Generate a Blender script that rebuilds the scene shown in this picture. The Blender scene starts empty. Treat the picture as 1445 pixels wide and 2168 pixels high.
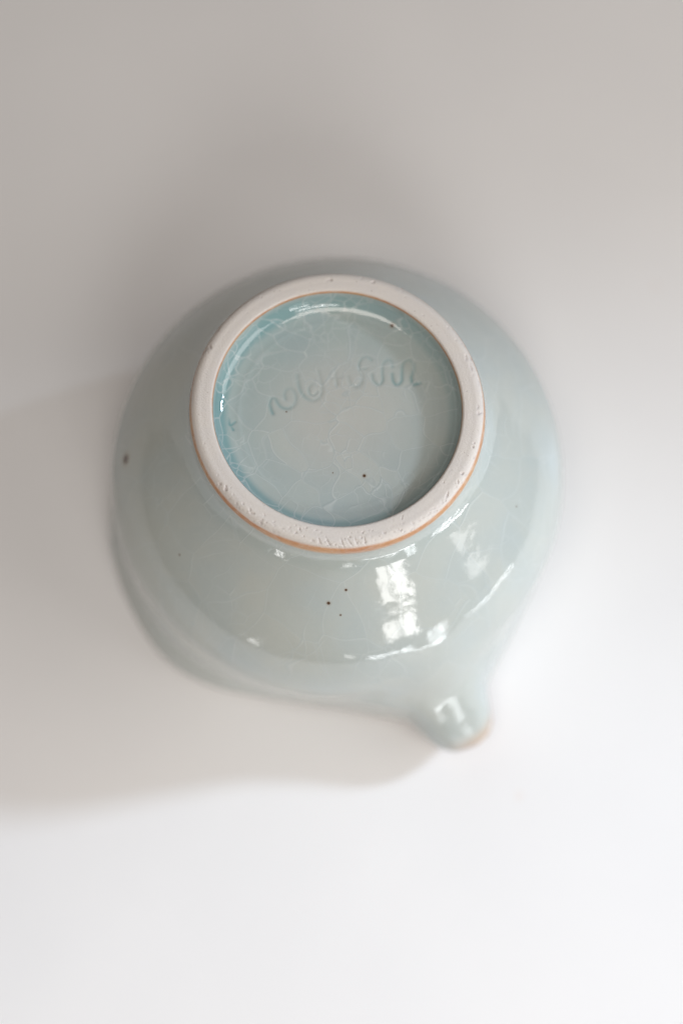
import bpy, math
import numpy as np
from mathutils import Vector, Matrix

S = bpy.context.scene
C = S.collection
MM = 0.001
H = 75.0                      # height of the foot above the table, mm

# ------------------------------------------------------------------ camera
cam_d = bpy.data.cameras.new('camera')
cam = bpy.data.objects.new('camera', cam_d)
C.objects.link(cam)
S.camera = cam
PITCH = math.radians(16.0)
FOCAL, SENS = 60.0, 36.0
FPX = FOCAL / SENS * 2168.0
DIST = FPX / 9.4              # mm along the view axis to the foot
cam_d.lens = FOCAL
cam_d.sensor_fit = 'VERTICAL'
cam_d.sensor_height = SENS
cam_d.sensor_width = 24.0
fwd = Vector((0, math.sin(PITCH), -math.cos(PITCH)))
upv = Vector((0, math.cos(PITCH), math.sin(PITCH)))
rgt = Vector((1, 0, 0))
px, py = 713.5 - 722.5, 860.0 - 1084.0
cpos = Vector((0, 0, H)) - DIST * fwd - rgt * (px / FPX * DIST) + upv * (py / FPX * DIST)
cam.matrix_world = Matrix((
    (rgt.x, upv.x, -fwd.x, cpos.x * MM),
    (rgt.y, upv.y, -fwd.y, cpos.y * MM),
    (rgt.z, upv.z, -fwd.z, cpos.z * MM),
    (0, 0, 0, 1)))
cam_d.clip_start, cam_d.clip_end = 0.01, 50
cam_d.dof.use_dof = True
cam_d.dof.focus_distance = (DIST - 1.0) * MM
cam_d.dof.aperture_fstop = 3.1

# ------------------------------------------------------------------ light
W = bpy.data.worlds.new('World'); S.world = W; W.use_nodes = True
bg = W.node_tree.nodes['Background']
bg.inputs[0].default_value = (1.0, 0.91, 0.84, 1)
bg.inputs[1].default_value = 0.055
S.view_settings.view_transform = 'Standard'
S.view_settings.look = 'None'
S.view_settings.exposure = 0.13
S.view_settings.gamma = 1.0


def sph(az, el, d):
    a, e = math.radians(az), math.radians(el)
    return Vector((d * math.cos(e) * math.cos(a), d * math.cos(e) * math.sin(a), d * math.sin(e)))


def window(name, az, el, d, w, h, radiance, col=(1, 1, 1), tilt=None):
    """one window opening, or the added ceiling fill: a rectangular lamp facing the bowl"""
    L = bpy.data.lights.new(name, 'AREA')
    L.shape = 'RECTANGLE'; L.size = w; L.size_y = h
    L.energy = radiance * math.pi * w * h
    L.color = col
    o = bpy.data.objects.new(name, L); C.objects.link(o)
    o.location = sph(az, el, d)
    o.rotation_euler = (Vector((0, 0, 0.04)) - o.location).to_track_quat('-Z', 'Y').to_euler()
    return o


# daylight from the right, cut off by the window's edge along a line through the bowl
spot = bpy.data.lights.new('side_window_light', 'SPOT')
spot.energy = 48
spot.color = (0.82, 0.97, 1.16)
spot.shadow_soft_size = 0.09
spot.spot_size = math.radians(56)
spot.spot_blend = 0.12
so = bpy.data.objects.new('side_window_light', spot); C.objects.link(so)
sp = sph(17, 31, 1.5); so.location = sp
d0 = (Vector((0.06, 0.005, 0)) - sp).normalized()       # the edge of the beam crosses the table just behind the bowl's middle
sideways = d0.cross(Vector((1, 0.15, 0))).normalized()
if sideways.y > 0: sideways = -sideways
aim = d0 * math.cos(math.radians(27.2)) + sideways * math.sin(math.radians(27.2))
so.rotation_euler = aim.to_track_quat('-Z', 'Y').to_euler()

window('front_window_light', -85, 42, 1.4, 0.26, 0.34, 6.0, (1.0, 0.98, 0.955))
window('front_window_light', -72, 42, 1.4, 0.28, 0.32, 6.0, (1.0, 0.98, 0.955))
window('corner_window_light', -14, 34, 0.62, 0.46, 0.40, 2.3, (1.0, 0.98, 0.965))
window('front_pane_light', -70.0, 16.6, 1.2, 0.10, 0.26, 5.6, (1.0, 0.985, 0.965))
window('front_pane_light', -63.2, 16.0, 1.2, 0.12, 0.28, 6.6, (1.0, 0.985, 0.965))
window('ceiling_bounce_fill', -100, 75, 1.4, 0.8, 0.65, 3.6, (1.0, 0.905, 0.83))  # added overhead area lamp, stands in for light bounced off the ceiling
# tall windows beyond the table's edge, reaching below its level, seen mirrored in the glaze
window('low_window_light', -66, -3.4, 0.95, 0.46, 0.034, 9, (0.95, 0.98, 1.0))
window('window_pane_light', -56.5, 2.0, 0.95, 0.036, 0.19, 6, (0.93, 0.97, 1.0))
window('window_pane_light', -53.2, 1.6, 0.95, 0.030, 0.18, 7.5, (0.93, 0.97, 1.0))
window('far_window_light', -31, -3.4, 0.95, 0.36, 0.032, 9.5, (0.97, 0.98, 1.0))
for az, el, w, h in ((-120, 0.5, .04, .085), (-113, -2, .02, .02), (-117, 6, .016, .02), (-86, 2.5, .034, .06)):
    window('small_window_light', az, el, 0.95, w, h, 6.5, (1, 0.99, 0.97))


# ------------------------------------------------------------------ materials
def new_mat(name):
    m = bpy.data.materials.new(name); m.use_nodes = True
    nt = m.node_tree
    return m, nt, nt.nodes['Principled BSDF']


class NT:
    """small helper to wire shader nodes"""
    def __init__(s, nt): s.nt = nt
    def n(s, t, **k):
        x = s.nt.nodes.new(t)
        for a, b in k.items(): setattr(x, a, b)
        return x
    def link(s, a, b): s.nt.links.new(a, b)
    def put(s, sock, v):
        if hasattr(v, 'is_output'): s.link(v, sock)
        else: sock.default_value = v
    def math(s, op, a, b=0.0, clamp=False):
        x = s.n('ShaderNodeMath', operation=op, use_clamp=clamp)
        s.put(x.inputs[0], a); s.put(x.inputs[1], b); return x.outputs[0]
    def vmath(s, op, a, b=(0, 0, 0)):
        x = s.n('ShaderNodeVectorMath', operation=op)
        s.put(x.inputs[0], a); s.put(x.inputs[1], b)
        return x.outputs['Value'] if op in ('DISTANCE', 'LENGTH', 'DOT_PRODUCT') else x.outputs[0]
    def ramp(s, v, lo, hi, a=0.0, b=1.0, smooth=True):
        x = s.n('ShaderNodeMapRange')
        if smooth: x.interpolation_type = 'SMOOTHSTEP'
        s.put(x.inputs[0], v)
        for i, q in enumerate((lo, hi, a, b)): s.put(x.inputs[1 + i], q)
        return x.outputs[0]
    def mix(s, f, a, b):
        x = s.n('ShaderNodeMix', data_type='RGBA')
        s.put(x.inputs[0], f)
        for k, v in ((6, a), (7, b)):
            if not hasattr(v, 'is_output') and len(v) == 3: v = (*v, 1)
            s.put(x.inputs[k], v)
        return x.outputs[2]
    def noise(s, vec, scale, detail=3.0, rough=0.5):
        x = s.n('ShaderNodeTexNoise'); s.put(x.inputs['Vector'], vec)
        x.inputs['Scale'].default_value = scale
        x.inputs['Detail'].default_value = detail
        x.inputs['Roughness'].default_value = rough
        return x
    def attr(s, name):
        return s.n('ShaderNodeAttribute', attribute_name=name).outputs['Fac']
    def cracks(s, vec, scale, width, warp, seed):
        """thin craze lines with a painted lit edge: edges of warped cells (width in cell units)"""
        v = s.vmath('ADD', vec, (seed, seed * .7, -seed))
        nz = s.noise(v, scale * 0.7, 1.0).outputs['Color']
        v2 = s.vmath('ADD', v, s.vmath('MULTIPLY', s.vmath('SUBTRACT', nz, (.5, .5, .5)), (warp,) * 3))
        def edge(vv, w):
            x = s.n('ShaderNodeTexVoronoi', feature='DISTANCE_TO_EDGE')
            s.put(x.inputs['Vector'], vv); x.inputs['Scale'].default_value = scale
            return s.ramp(x.outputs['Distance'], 0.0, w, 1.0, 0.0)
        dark = edge(v2, width)
        lit_edge = edge(s.vmath('ADD', v2, (-.12, .07, .05)), width * 1.5)  # pale line offset beside each crack, a painted lit edge for relief
        y = s.n('ShaderNodeTexVoronoi', feature='F1')
        s.put(y.inputs['Vector'], v2); y.inputs['Scale'].default_value = scale
        return dark, lit_edge, s.vmath('DOT_PRODUCT', y.outputs['Color'], (1, 0, 0))


# iron specks in the glaze: (x, y, z in mm, radius mm)
def glaze(name, specks, floor=False):
    m, nt, P = new_mat(name); T = NT(nt)
    co = T.vmath('SCALE', T.n('ShaderNodeTexCoord').outputs['Object'])
    co.node.inputs['Scale'].default_value = 1000.0          # work in mm
    pool, thin = T.attr('pool'), T.attr('thin')
    blotch = T.noise(co, 0.055, 3.0).outputs['Fac']
    fine = T.noise(co, 0.9, 4.0, 0.6).outputs['Fac']
    base = T.mix(T.ramp(blotch, .35, .68), (0.500, 0.530, 0.494), (0.468, 0.516, 0.502))
    base = T.mix(T.math('MULTIPLY', T.ramp(fine, .35, .7), .10), base, (0.58, 0.60, 0.565))
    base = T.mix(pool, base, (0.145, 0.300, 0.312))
    # crazing: two generations of fine curved lines, and fields that differ a little in tone
    mod = T.ramp(T.noise(co, 0.05, 2.0).outputs['Fac'], .34, .60, .6, 1.0)
    stretch = T.vmath('MULTIPLY', co, (1, 1, .55) if not floor else (1, 1, 1))
    d1, l1, cell = T.cracks(stretch, 0.13 if floor else 0.085, 0.022 if floor else 0.014, 9.0, 3.1)
    d2, l2, _ = T.cracks(stretch, 0.27 if floor else 0.17, 0.038 if floor else 0.024, 4.5, 17.7)
    mod2 = T.ramp(T.noise(co, 0.08, 2.0).outputs['Color'], .44, .62)
    cr = T.math('MAXIMUM', T.math('MULTIPLY', d1, mod), T.math('MULTIPLY', d2, mod2))
    lit_edges = T.math('MAXIMUM', T.math('MULTIPLY', l1, mod), T.math('MULTIPLY', l2, mod2))
    base = T.mix(T.ramp(cell, 0, 1, 0, .30 if floor else .14), base, (0.355, 0.435, 0.450))
    if floor:                                              # paler and warmer towards the middle of the well
        rad = T.vmath('LENGTH', T.vmath('MULTIPLY', co, (1, 1, 0)))
        mid = T.math('MULTIPLY', T.ramp(rad, 5.0, 19.0, 1.0, 0.0), T.ramp(blotch, .3, .6, .25, .75))
        base = T.mix(mid, base, (0.520, 0.520, 0.480))
    base = T.mix(T.math('MULTIPLY', lit_edges, .40 if floor else .33), base, (0.70, 0.74, 0.72))
    base = T.mix(T.math('MULTIPLY', cr, .42 if floor else .30), base, (0.285, 0.345, 0.350))
    # thin glaze over an edge fires to rust
    rust = T.mix(T.ramp(T.noise(co, .12, 3.0).outputs['Fac'], .35, .65), (0.52, 0.225, 0.085), (0.57, 0.30, 0.13))
    base = T.mix(T.math('MULTIPLY', thin, T.ramp(T.noise(co, .5, 3.0).outputs['Fac'], .25, .6, .75, 1.0)), base, rust)
    # specks
    sp_f, halo = None, None
    for (x, y, z, r) in specks:
        dd = T.vmath('DISTANCE', co, (x, y, z))
        f = T.ramp(dd, r * .55, r, 1.0, 0.0)
        g = T.ramp(dd, r * .8, r * 1.9, .35, 0.0)
        sp_f = f if sp_f is None else T.math('MAXIMUM', sp_f, f)
        halo = g if halo is None else T.math('MAXIMUM', halo, g)
    if sp_f is not None:
        base = T.mix(halo, base, (0.36, 0.27, 0.18))
        base = T.mix(sp_f, base, (0.095, 0.052, 0.030))
    nt.links.new(base, P.inputs['Base Color'])
    P.inputs['Roughness'].default_value = 0.055
    P.inputs['IOR'].default_value = 1.74
    # slow waviness of the thrown, glazed surface + craze relief
    wav = T.noise(co, 0.16, 2.0).outputs['Fac']
    peel = T.noise(co, 1.1, 2.0).outputs['Fac']
    hgt = T.math('ADD', T.math('ADD', T.math('MULTIPLY', wav, .13), T.math('MULTIPLY', T.noise(co, .42, 1.0).outputs['Fac'], .022)), T.math('MULTIPLY', peel, .006))
    hgt = T.math('SUBTRACT', hgt, T.math('MULTIPLY', cr, .012 if floor else .004))
    b = T.n('ShaderNodeBump'); b.inputs['Strength'].default_value = 1.0
    b.inputs['Distance'].default_value = 0.001
    nt.links.new(hgt, b.inputs['Height'])
    nt.links.new(b.outputs[0], P.inputs['Normal'])
    return m


def clay():
    m, nt, P = new_mat('unglazed clay'); T = NT(nt)
    co = T.vmath('SCALE', T.n('ShaderNodeTexCoord').outputs['Object'])
    co.node.inputs['Scale'].default_value = 1000.0
    thin, pit = T.attr('thin'), T.attr('pit')
    a = T.noise(co, .25, 3).outputs['Fac']
    g = T.noise(co, 6.0, 3, .7).outputs['Fac']
    base = T.mix(T.ramp(a, .35, .65), (0.700, 0.655, 0.605), (0.685, 0.645, 0.605))
    base = T.mix(T.math('MULTIPLY', T.ramp(g, .4, .75), .30), base, (0.78, 0.735, 0.70))
    v = T.n('ShaderNodeTexVoronoi'); T.put(v.inputs['Vector'], co); v.inputs['Scale'].default_value = .8
    dot = T.math('MULTIPLY', T.ramp(v.outputs['Distance'], .05, .15, 1, 0), T.ramp(T.noise(co, .35, 1).outputs['Fac'], .55, .62))
    base = T.mix(T.math('MULTIPLY', dot, .6), base, (0.22, 0.17, 0.13))
    base = T.mix(T.math('MULTIPLY', pit, .5), base, (0.46, 0.40, 0.40))
    rust = T.mix(T.ramp(T.noise(co, .12, 3.0).outputs['Fac'], .35, .65), (0.54, 0.23, 0.09), (0.59, 0.31, 0.14))
    base = T.mix(T.math('MULTIPLY', thin, T.ramp(T.noise(co, .6, 3.0).outputs['Fac'], .25, .6, .7, 1.0)), base, rust)
    nt.links.new(base, P.inputs['Base Color'])
    nt.links.new(T.ramp(thin, 0, 1, .85, .22), P.inputs['Roughness'])
    P.inputs['Specular IOR Level'].default_value = .35
    hgt = T.math('ADD', T.math('MULTIPLY', g, .07), T.math('MULTIPLY', T.noise(co, 2.0, 3).outputs['Fac'], .10))
    b = T.n('ShaderNodeBump'); b.inputs['Strength'].default_value = .8; b.inputs['Distance'].default_value = .001
    nt.links.new(hgt, b.inputs['Height']); nt.links.new(b.outputs[0], P.inputs['Normal'])
    return m


def paper():
    m, nt, P = new_mat('white paper'); T = NT(nt)
    co = T.vmath('SCALE', T.n('ShaderNodeTexCoord').outputs['Object'])
    co.node.inputs['Scale'].default_value = 1000.0
    a = T.noise(co, .02, 3).outputs['Fac']
    base = T.mix(T.ramp(a, .3, .7), (0.845, 0.842, 0.842), (0.862, 0.858, 0.856))
    for (x, y, r, f, col) in MARKS:
        w = T.vmath('ADD', co, T.vmath('SCALE', T.noise(co, .5, 2).outputs['Color']))
        w.node.inputs[1].links[0].from_node.inputs['Scale'].default_value = 2.0
        d = T.vmath('DISTANCE', w, (x + 1, y + 1, 1))
        base = T.mix(T.ramp(d, r * .3, r, f, 0), base, col)
    nt.links.new(base, P.inputs['Base Color'])
    P.inputs['Roughness'].default_value = .36
    P.inputs['Specular IOR Level'].default_value = .5
    hgt = T.noise(co, .012, 2).outputs['Fac']
    b = T.n('ShaderNodeBump'); b.inputs['Strength'].default_value = .5; b.inputs['Distance'].default_value = .001
    nt.links.new(hgt, b.inputs['Height']); nt.links.new(b.outputs[0], P.inputs['Normal'])
    return m


# ------------------------------------------------------------------ geometry helpers
def smooth(x, a, b):
    t = np.clip((x - a) / (b - a), 0, 1); return t * t * (3 - 2 * t)


def spline(xs, ys, x):
    """monotone-ish cubic (Catmull-Rom with clamped slopes) through points"""
    xs, ys = np.asarray(xs, float), np.asarray(ys, float)
    h = np.diff(xs); dl = np.diff(ys) / h
    m = np.zeros_like(ys); m[1:-1] = (dl[:-1] * h[1:] + dl[1:] * h[:-1]) / (h[:-1] + h[1:])
    m[0], m[-1] = dl[0], dl[-1]
    i = np.clip(np.searchsorted(xs, x) - 1, 0, len(h) - 1)
    t = (x - xs[i]) / h[i]; hh = h[i]
    return ((2*t**3 - 3*t**2 + 1) * ys[i] + (t**3 - 2*t**2 + t) * hh * m[i]
            + (-2*t**3 + 3*t**2) * ys[i+1] + (t**3 - t**2) * hh * m[i+1])


def grid_normals(Pg, wrap=True):
    """vertex normals of a grid [row, column, 3]; columns wrap"""
    du = np.roll(Pg, -1, 1) - np.roll(Pg, 1, 1)
    dv = np.gradient(Pg, axis=0)
    n = np.cross(du, dv)
    n /= np.maximum(np.linalg.norm(n, axis=2, keepdims=True), 1e-12)
    return n


def emit(name, Pg, Ng, attrs, facemask, mat, parent, cap=None):
    """build a mesh object from the grid faces selected by facemask"""
    nr, nc = Pg.shape[:2]
    r, c = np.nonzero(facemask)
    c2 = (c + 1) % nc
    q = np.stack([r * nc + c, r * nc + c2, (r + 1) * nc + c2, (r + 1) * nc + c], 1)
    used = np.unique(q); remap = np.full(nr * nc, -1); remap[used] = np.arange(len(used))
    q = remap[q]
    k = len(q) // 2                                        # wind the faces to agree with the normals
    pv = Pg.reshape(-1, 3)[used]; nv = Ng.reshape(-1, 3)[used]
    if np.dot(np.cross(pv[q[k, 1]] - pv[q[k, 0]], pv[q[k, 3]] - pv[q[k, 0]]), nv[q[k, 0]]) < 0: q = q[:, ::-1]
    me = bpy.data.meshes.new(name)
    me.from_pydata((Pg.reshape(-1, 3)[used] * MM).tolist(), [], q.tolist())
    me.update()
    me.polygons.foreach_set('use_smooth', np.ones(len(q), bool))
    me.normals_split_custom_set_from_vertices(Ng.reshape(-1, 3)[used].tolist())
    for k, v in attrs.items():
        a = me.attributes.new(k, 'FLOAT', 'POINT')
        a.data.foreach_set('value', np.ascontiguousarray(v.reshape(-1)[used], dtype=np.float32))
    me.materials.append(mat)
    o = bpy.data.objects.new(name, me); C.objects.link(o)
    if parent is not None: o.parent = parent
    return o


# ------------------------------------------------------------------ the white surface
MARKS = [(-106.5, -60.0, 1.0, .35, (.35, .35, .36)),
         (46.0, -78.5, 2.0, .10, (.80, .55, .40)),
         (88.0, 62.0, 2.2, .10, (.80, .58, .48))]
tm = bpy.data.meshes.new('tabletop')
th = 0.02
tv = [(x, y, z) for z in (-th, 0) for x, y in ((-0.62, -0.30), (0.36, -0.30), (0.36, 0.62), (-0.62, 0.62))]
tm.from_pydata(tv, [], [(4, 5, 6, 7), (3, 2, 1, 0), (0, 1, 5, 4), (1, 2, 6, 5), (2, 3, 7, 6), (3, 0, 4, 7)])
tm.materials.append(paper())
table = bpy.data.objects.new('tabletop', tm); C.objects.link(table)
table['kind'] = 'structure'
table['label'] = 'plain white matte tabletop under the upturned bowl'

# ------------------------------------------------------------------ the bowl
bowl = bpy.data.objects.new('pouring_bowl', None); C.objects.link(bowl)
bowl.empty_display_size = 0.05
bowl['label'] = 'pale celadon crackle-glazed pouring bowl with pinched spout, turned upside down on white surface'
bowl['category'] = 'bowl'

# azimuth samples, finer round the spout
SP = -63.5
az_f = np.arange(SP - 24, SP + 24, 0.2)
az_c = np.arange(SP + 24, SP + 336, 0.75)
AZ = np.concatenate([az_f, az_c])
nC = len(AZ)
A = np.radians(AZ)


def wrapdiff(a, b):
    return (a - b + 180) % 360 - 180


# rim plan: radius by azimuth (degrees); the spout is pulled out at -63
RIM = [(-174, 59.8), (-166, 61.1), (-158, 61.5), (-147, 62.1), (-137, 62.6), (-130, 62.0), (-122, 60.4),
       (-112, 57.7), (-100, 56.2), (-88, 57.0), (-80, 59.6), (-76, 61.6), (-73.2, 64.0), (-71.3, 68.0), (-69.6, 71.4),
       (-67.3, 74.0), (-64.5, 75.0), (-61.5, 75.0), (-58.8, 73.9), (-57.0, 71.8), (-55.6, 68.4), (-53.8, 64.6),
       (-51, 62.4), (-47, 60.8), (-40, 58.6), (-34, 57.4), (-18, 56.9), (-4, 56.6), (6, 56.6), (20, 56.8),
       (55, 57.2), (90, 57.4), (150, 57.2), (176, 58.2)]
ra, rr = np.array(RIM).T
ra3 = np.concatenate([ra - 360, ra, ra + 360]); rr3 = np.concatenate([rr, rr, rr])
AZn = wrapdiff(AZ, 0)
Rrim = spline(ra3, rr3, AZn)
R0 = 60.8
nearsp = np.exp(-(wrapdiff(AZ, SP) / 15.0) ** 2)
knob = np.exp(-(np.abs(wrapdiff(AZ, SP)) / 9.5) ** 4)
zrim = 3.0 * knob + 1.0 * nearsp                                    # the lip of the spout stands clear of the table

# outer profile from the foot's glaze edge to the rim: (arc parameter, r, z)
PROF = [(33.30, 72.6), (33.55, 71.6), (33.75, 70.4), (34.15, 69.0), (35.0, 67.6), (36.1, 66.05), (37.5, 64.45),
        (39.0, 62.88), (41.0, 60.83), (43.0, 58.78), (45.5, 56.2), (48.0, 53.4), (50.0, 50.8), (51.5, 48.55), (52.9, 46.0),
        (53.9, 43.6), (54.7, 40.8), (55.3, 37.2),
        (55.7, 32.2), (55.9, 27.2), (56.2, 23.2), (56.9, 18.8), (58.4, 14.6), (59.9, 10.8), (60.7, 7.2), (60.8, 4.0),
        (60.3, 1.6), (59.3, 0.4), (58.3, 0.0)]
pr, pz = np.array(PROF).T
ps = np.concatenate([[0], np.cumsum(np.hypot(np.diff(pr), np.diff(pz)))])
sfine = np.concatenate([np.linspace(0, ps[5], 40, endpoint=False), np.linspace(ps[5], ps[22], 110, endpoint=False),
                        np.linspace(ps[22], ps[-1], 44)])
r_out, z_out = spline(ps, pr, sfine), spline(ps, pz, sfine)
# inside of the bowl, up to the middle of its floor
INN = [(58.3, 0.0), (57.0, 0.8), (56.0, 3.5), (54.5, 10), (52.0, 20), (51.2, 30), (49.8, 38), (46, 47), (40, 55),
       (30, 62), (18, 65.4), (8, 66.3), (0.02, 66.5)]
ir, iz = np.array(INN).T
si = np.concatenate([[0], np.cumsum(np.hypot(np.diff(ir), np.diff(iz)))])
sif = np.linspace(0, si[-1], 60)[1:]
r_in, z_in = spline(si, ir, sif), spline(si, iz, sif)
Rp = np.concatenate([r_out, r_in]); Zp = np.concatenate([z_out, z_in])
nout = len(r_out)

# how far the rim's plan reaches up the wall
z2 = Zp[:, None]
pi_w = 1 - smooth(z2, 4, 34)                       # pinched flanks
rimw = 1 - smooth(z2, 6, 27)                       # where the neck and knob of the lip show
dR = (Rrim - R0)[None, :]
pos = np.maximum(dR, 0) * nearsp[None]
neg = dR - pos
# the beak: at every height the wall runs straight from the belly to a nose line (tangents to a circle)
nose = spline([-5, 5, 9, 13, 18, 24, 32, 40, 50, 58, 80], [76.4, 76.2, 75.2, 72.4, 68.7, 65.4, 61.6, 57.6, 51.5, 40, 10], Zp)[:, None]
rb_ = np.maximum(Rp, 1)[:, None]
dlt = np.radians(np.abs(wrapdiff(AZ, SP)))[None]
dl2 = np.sqrt(dlt ** 2 + math.radians(7.0) ** 2)                      # rounded nose
at_ = np.arccos(np.clip(rb_ / np.maximum(nose, rb_ + 1e-6), 0, 1))
hull = np.where(dl2 < at_, rb_ / np.cos(np.clip(at_ - dl2, 0, 1.5)), rb_)
beak = np.maximum(hull - rb_, 0)
beak_in = (np.arange(len(Rp)) >= len(r_out))[:, None]
out_w = None
disp = rimw * pos + (1 - rimw) * beak + neg * pi_w
Rg = Rp[:, None] + disp
# foot not perfectly round
foot_e = 1 + 0.010 * np.cos(2 * (A - math.radians(-40)))
foot_w = smooth(z2, 45, 68)
Rg = Rg * (1 + (foot_e[None] - 1) * foot_w)
# throwing unevenness
wob = 0.22 * np.sin(2 * A + 1.0)[None] * (1 - foot_w) * smooth(z2, 2, 20) + 0.10 * np.sin(z2 * .42 + A[None] * 1.0) * smooth(z2, 14, 24) * (1 - smooth(z2, 60, 66))
Rg = np.maximum(Rg + wob, 0.02)
# lift the spout's lip: compress the low part of the wall
Zg = z2 + zrim[None] * (1 - smooth(z2, 0, 40))
# the tip is a rounded knob: pull it in towards its lower edge
under = knob[None] * (1 - smooth(z2, 0, 8)) * 2.6
rows_out = (np.arange(len(Rp)) < nout)[:, None]
Rg = Rg - under * np.where(rows_out, 1, 1)
lean = -3.2 * smooth(Zg, 4, 26) * (1 - smooth(Zg, 48, 70))              # the body is not quite centred under its foot
PG = np.stack([Rg * np.cos(A)[None], Rg * np.sin(A)[None] + lean, Zg + 0.03], 2)
NG = grid_normals(PG)
if (NG[80] * PG[80] * [1, 1, 0]).sum() < 0: NG = -NG
thin = np.zeros_like(Rg)
srow = np.concatenate([sfine, np.full(len(r_in), 999)])[:, None]
thin = np.maximum(thin, (1 - smooth(srow, .25, 1.35 + .35 * np.sin(3 * A)[None])) * np.ones_like(Rg))
rimness = smooth(srow, ps[-1] - 3.5, ps[-1] - .8) * (srow < 900)
rimness = np.maximum(rimness, (np.arange(len(Rp))[:, None] >= nout) * (np.arange(len(Rp))[:, None] < nout + 2) * 1.0)
tip = smooth(srow, ps[-1] - 15.5, ps[-1] - 10.5) * (srow < 900) * knob[None] * smooth(wrapdiff(AZ, SP), -7, 3)[None]
thin = np.maximum(thin, np.maximum(rimness * (.35 + .4 * knob[None]), tip * .6))
pool = 0.10 * np.exp(-((srow - ps[4]) / 2.2) ** 2) * np.ones_like(Rg)
SPECKS_BODY = []
for (x, y, z, r) in [(-2.0, -42.1, 61.0, .50), (1.9, -39.6, 63.0, .38), (0.9, -44.9, 58.8, .27), (-50.6, -4.9, 50.2, 1.45),
                     (-36.6, -29.9, 56.1, .24), (41.8, -18.3, 57.2, .2)]:
    d2 = ((PG[:nout] - (x, y, z)) ** 2).sum(2)
    SPECKS_BODY.append((*PG[:nout][np.unravel_index(d2.argmin(), d2.shape)].tolist(), r))
m_body = glaze('celadon glaze', SPECKS_BODY)
fm = np.ones((PG.shape[0] - 1, nC), bool)
zc = Zg[:-1]
spm = (np.abs(wrapdiff(AZ, SP))[None] < 19 - 0.62 * np.maximum(zc - 10, 0)) & (zc < 40) & (np.arange(PG.shape[0] - 1) < nout + 22)[:, None]
at = {'pool': pool, 'thin': np.clip(thin, 0, 1)}
body = emit('body', PG, NG, at, fm & ~spm, m_body, bowl)
spout = emit('spout', PG, NG, at, spm, m_body, bowl)

# ------------------------------------------------------------------ foot ring (unglazed)
FR = [(28.05, 74.2), (28.15, 74.65), (28.40, 74.93), (29.0, 75.02), (30.3, 75.02), (31.6, 74.95), (32.35, 74.62), (32.9, 73.95), (33.18, 73.2), (33.30, 72.6)]
fr, fz = np.array(FR).T
fs = np.concatenate([[0], np.cumsum(np.hypot(np.diff(fr), np.diff(fz)))])
nA2 = 1440
A2 = np.linspace(0, 2 * np.pi, nA2, endpoint=False)
sf = np.linspace(0, fs[-1], 44)
fR = spline(fs, fr, sf)[:, None] * (1 + 0.010 * np.cos(2 * (A2 - math.radians(-40))))[None]
fZ = spline(fs, fz, sf)[:, None] * np.ones(nA2)[None]
rng = np.random.default_rng(11)
pit = np.zeros_like(fR)
dz = np.zeros_like(fR)


def dent(azd, frac, ra_, rt, dep, rot=0.0):
    """a pit at azimuth, fraction across the ring; half sizes in mm along the two directions"""
    global pit, dz
    sx = fs[-1] * frac
    da = ((A2 - math.radians(azd) + np.pi) % (2 * np.pi) - np.pi)[None] * 31.0
    ds = (sf - sx)[:, None]
    c_, s_ = math.cos(rot), math.sin(rot)
    u, v = da * c_ + ds * s_, -da * s_ + ds * c_
    g = np.exp(-((u / ra_) ** 2 + (v / rt) ** 2) ** 1.5)
    pit = np.maximum(pit, g * min(1, dep / .25)); dz -= g * dep


for az0, az1, n, f0, f1, big in ((-150, -112, 34, .5, .8, .48), (-112, -60, 80, .25, .8, .28), (-60, -15, 46, .55, .85, .45),
                                 (-10, 40, 26, .55, .85, .5), (140, 160, 10, .6, .85, .7), (60, 80, 6, .5, .8, .6), (90, 100, 4, .4, .7, .5),
                                 (0, 360, 60, .1, .85, .2)):
    for k in range(n):
        b = big * rng.uniform(.3, 1.0)
        dent(rng.uniform(az0, az1), rng.uniform(f0, f1), b * rng.uniform(.7, 1.5), b * rng.uniform(.4, .9), rng.uniform(.06, .26), rng.uniform(-.9, .9))
for azd in (-97, -93.5, -88, -85, -82.5, -79):       # tool nicks across the ring
    dent(azd, .6, .14, 1.0, .22, rng.uniform(-.7, .1))
fZ2 = fZ + dz
FP = np.stack([fR * np.cos(A2), fR * np.sin(A2), fZ2], 2)
FN = grid_normals(FP)
if FN[20, 0, 2] < 0: FN = -FN
jit = .16 * np.sin(5 * A2 + .4) + .10 * np.sin(11 * A2)
fth = np.maximum(1 - smooth(sf[:, None], .25 + .1 * jit[None], .75 + .3 * jit[None]),
                 smooth(sf[:, None], fs[-1] - 1.75 + jit[None], fs[-1] - .95 + jit[None] * .6))
m_clay = clay()
foot = emit('foot_ring', FP, FN, {'thin': np.clip(fth, 0, 1), 'pit': np.clip(pit, 0, 1)}, np.ones((len(sf) - 1, nA2), bool), m_clay, bowl)
foot['label'] = 'bare pinkish clay foot ring with rust-orange edges and small pits'

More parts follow.
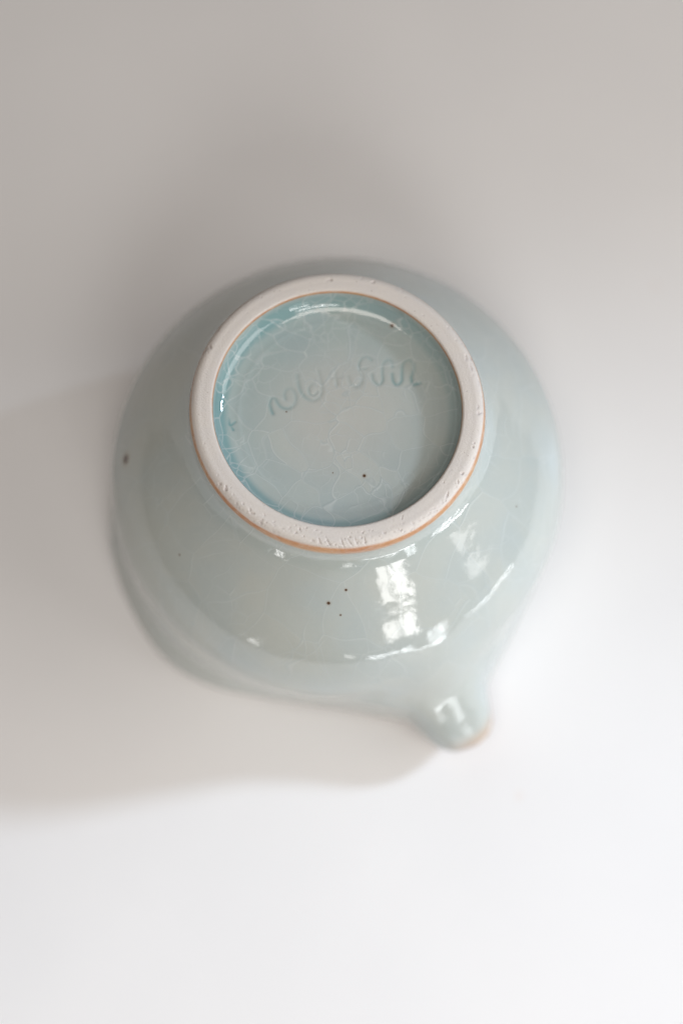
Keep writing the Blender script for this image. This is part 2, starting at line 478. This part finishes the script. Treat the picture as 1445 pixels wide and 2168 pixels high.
# ------------------------------------------------------------------ recessed glazed base with the incised signature
BZ = 70.6
BASE = [(28.05, 74.2), (27.95, 73.6), (27.75, 72.6), (27.35, 71.5), (26.6, 70.6), (25.6, 70.05), (24.4, 69.78), (22.5, 69.6), (18, 69.52), (10, 69.5), (0.05, 69.5)]
br, bz = np.array(BASE).T
bs = np.concatenate([[0], np.cumsum(np.hypot(np.diff(br), np.diff(bz)))])
sb = np.concatenate([np.linspace(0, bs[7], 46, endpoint=False), np.linspace(bs[7], bs[7] + 17, 110, endpoint=False), np.linspace(bs[7] + 17, bs[-1], 12)])
nA3 = 1080
A3 = np.linspace(0, 2 * np.pi, nA3, endpoint=False)
bR = spline(bs, br, sb)[:, None] * (1 + 0.010 * smooth(sb[:, None], 9, 0) * np.cos(2 * (A3 - math.radians(-40)))[None])
bR = np.maximum(bR, .03)
bZ = spline(bs, bz, sb)[:, None] * np.ones(nA3)[None]
X3, Y3 = bR * np.cos(A3), bR * np.sin(A3)
# strokes, mm on the base
STROKES = [
    ([(-14.72, 0.21), (-15.12, 1.22), (-15.44, 2.64), (-15.06, 3.81), (-14.26, 3.87), (-13.65, 2.80), (-12.80, 1.79), (-11.31, 1.38), (-10.06, 2.10), (-9.42, 3.68), (-9.79, 5.40), (-10.60, 6.29), (-11.59, 6.03), (-12.09, 4.95), (-11.87, 3.75)], 0.50),
    ([(-9.19, 9.47), (-8.91, 7.40), (-8.42, 5.65), (-7.39, 4.22), (-5.72, 3.43), (-4.28, 4.06), (-3.57, 5.65), (-3.76, 7.88), (-4.40, 10.43)], 0.55),
    ([(-4.54, 7.08), (-5.61, 7.43), (-6.51, 6.45), (-6.32, 5.08), (-5.36, 4.64), (-4.53, 5.49)], 0.45),
    ([(-0.56, 10.75), (-0.35, 8.99), (-0.14, 7.30)], 0.50),
    ([(-1.64, 8.90), (1.15, 9.28)], 0.50),
    ([(2.41, 9.31), (2.89, 7.72), (4.14, 6.86), (5.28, 7.56), (5.65, 8.99), (5.41, 10.05)], 0.55),
    ([(5.05, 10.91), (5.00, 12.35), (5.72, 13.70), (6.99, 13.96), (7.83, 13.25)], 0.38),
    ([(5.05, 10.91), (6.76, 11.23)], 0.38),
    ([(7.96, 9.63), (8.28, 8.13), (9.53, 7.24), (10.38, 8.20), (10.33, 10.11), (10.46, 12.03), (11.37, 13.15), (12.39, 12.93), (12.68, 11.65)], 0.45),
    ([(12.55, 9.79), (12.83, 8.04), (13.66, 7.18), (14.69, 8.04), (14.83, 9.79), (14.96, 11.65), (15.46, 12.83), (16.48, 13.25), (17.43, 12.29), (17.53, 10.69), (16.97, 8.83), (17.49, 7.24), (18.81, 7.50)], 0.50),
    ([(-24.63, -1.21), (-24.35, -2.71), (-23.20, -1.86)], 0.35),
    ([(-24.35, -2.71), (-23.67, -3.78)], 0.35),
]


def catmull(p, n=8):
    p = np.asarray(p, float)
    if len(p) < 3: return p
    q = np.vstack([2 * p[0] - p[1], p, 2 * p[-1] - p[-2]]); out = []
    for i in range(1, len(q) - 2):
        for t in np.linspace(0, 1, n, endpoint=False):
            out.append(.5 * ((2 * q[i]) + (q[i+1] - q[i-1]) * t + (2*q[i-1] - 5*q[i] + 4*q[i+1] - q[i+2]) * t*t + (-q[i-1] + 3*q[i] - 3*q[i+1] + q[i+2]) * t**3))
    out.append(p[-1]); return np.array(out)


carve = np.zeros_like(bR)
for st, wd in STROKES:
    p = catmull(st)
    x0, y0 = p.min(0) - 2; x1, y1 = p.max(0) + 2
    sel = (X3 > x0) & (X3 < x1) & (Y3 > y0) & (Y3 < y1)
    q = np.stack([X3[sel], Y3[sel]], 1); best = np.full(len(q), 9.0)
    for a_, b_ in zip(p[:-1], p[1:]):
        ab = b_ - a_; t = np.clip(((q - a_) @ ab) / max(ab @ ab, 1e-9), 0, 1)
        best = np.minimum(best, np.hypot(*(q - a_ - t[:, None] * ab).T))
    g = np.exp(-(best / wd) ** 2)
    low = np.clip((p[:, 1].max() - q[:, 1]) / max(np.ptp(p[:, 1]), 1.0), 0, 1)     # the tool dug in at the bottom of each loop
    g = g * (.42 + .58 * low)
    cur = carve[sel]; carve[sel] = np.maximum(cur, g)
ring_e = .05 * np.exp(-((bR - 22.6) / .5) ** 2)
bump0 = .10 * np.exp(-(np.hypot(X3 + .2, Y3 + .4) / 2.2) ** 2) + .05 * np.exp(-(np.hypot(X3, Y3) / .5) ** 2)
bZ2 = bZ - .11 * carve + ring_e + bump0
BP = np.stack([X3, Y3, bZ2], 2)
BN = grid_normals(BP)
BN[-2:] = (0, 0, 1)
if BN[100, 0, 2] < 0: BN = -BN
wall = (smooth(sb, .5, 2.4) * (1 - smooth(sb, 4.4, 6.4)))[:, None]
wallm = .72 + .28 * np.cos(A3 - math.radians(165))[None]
floor_shade = smooth(bR, 4, 24) * (.5 + .5 * np.cos(A3 - math.radians(128))[None]) ** 1.5  # shade over the floor's upper left, painted in along with the pooled glaze
bpool_shade = np.clip(.85 * wall * wallm + .66 * carve ** 1.3 + (.26 * floor_shade + .10 * smooth(bR, 13, 24)) * (1 - wall), 0, 1)
bthin = (1 - smooth(sb[:, None], .0, .45)) * np.ones_like(bR)
SPECKS_BASE = [(12.7, 21.6, 69.95, .55), (6.1, -14.7, 69.5, .46), (-11.6, 0.6, 69.5, .2), (-1.0, -14.0, 69.5, .16)]
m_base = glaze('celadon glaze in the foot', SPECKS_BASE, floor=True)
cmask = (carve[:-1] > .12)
ba = {'pool': bpool_shade, 'thin': bthin}
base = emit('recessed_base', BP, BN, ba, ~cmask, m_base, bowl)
if cmask.any():
    sig = emit('incised_signature', BP, BN, ba, cmask, m_base, base)
    sig['label'] = 'handwritten looping signature scratched into the glazed base'
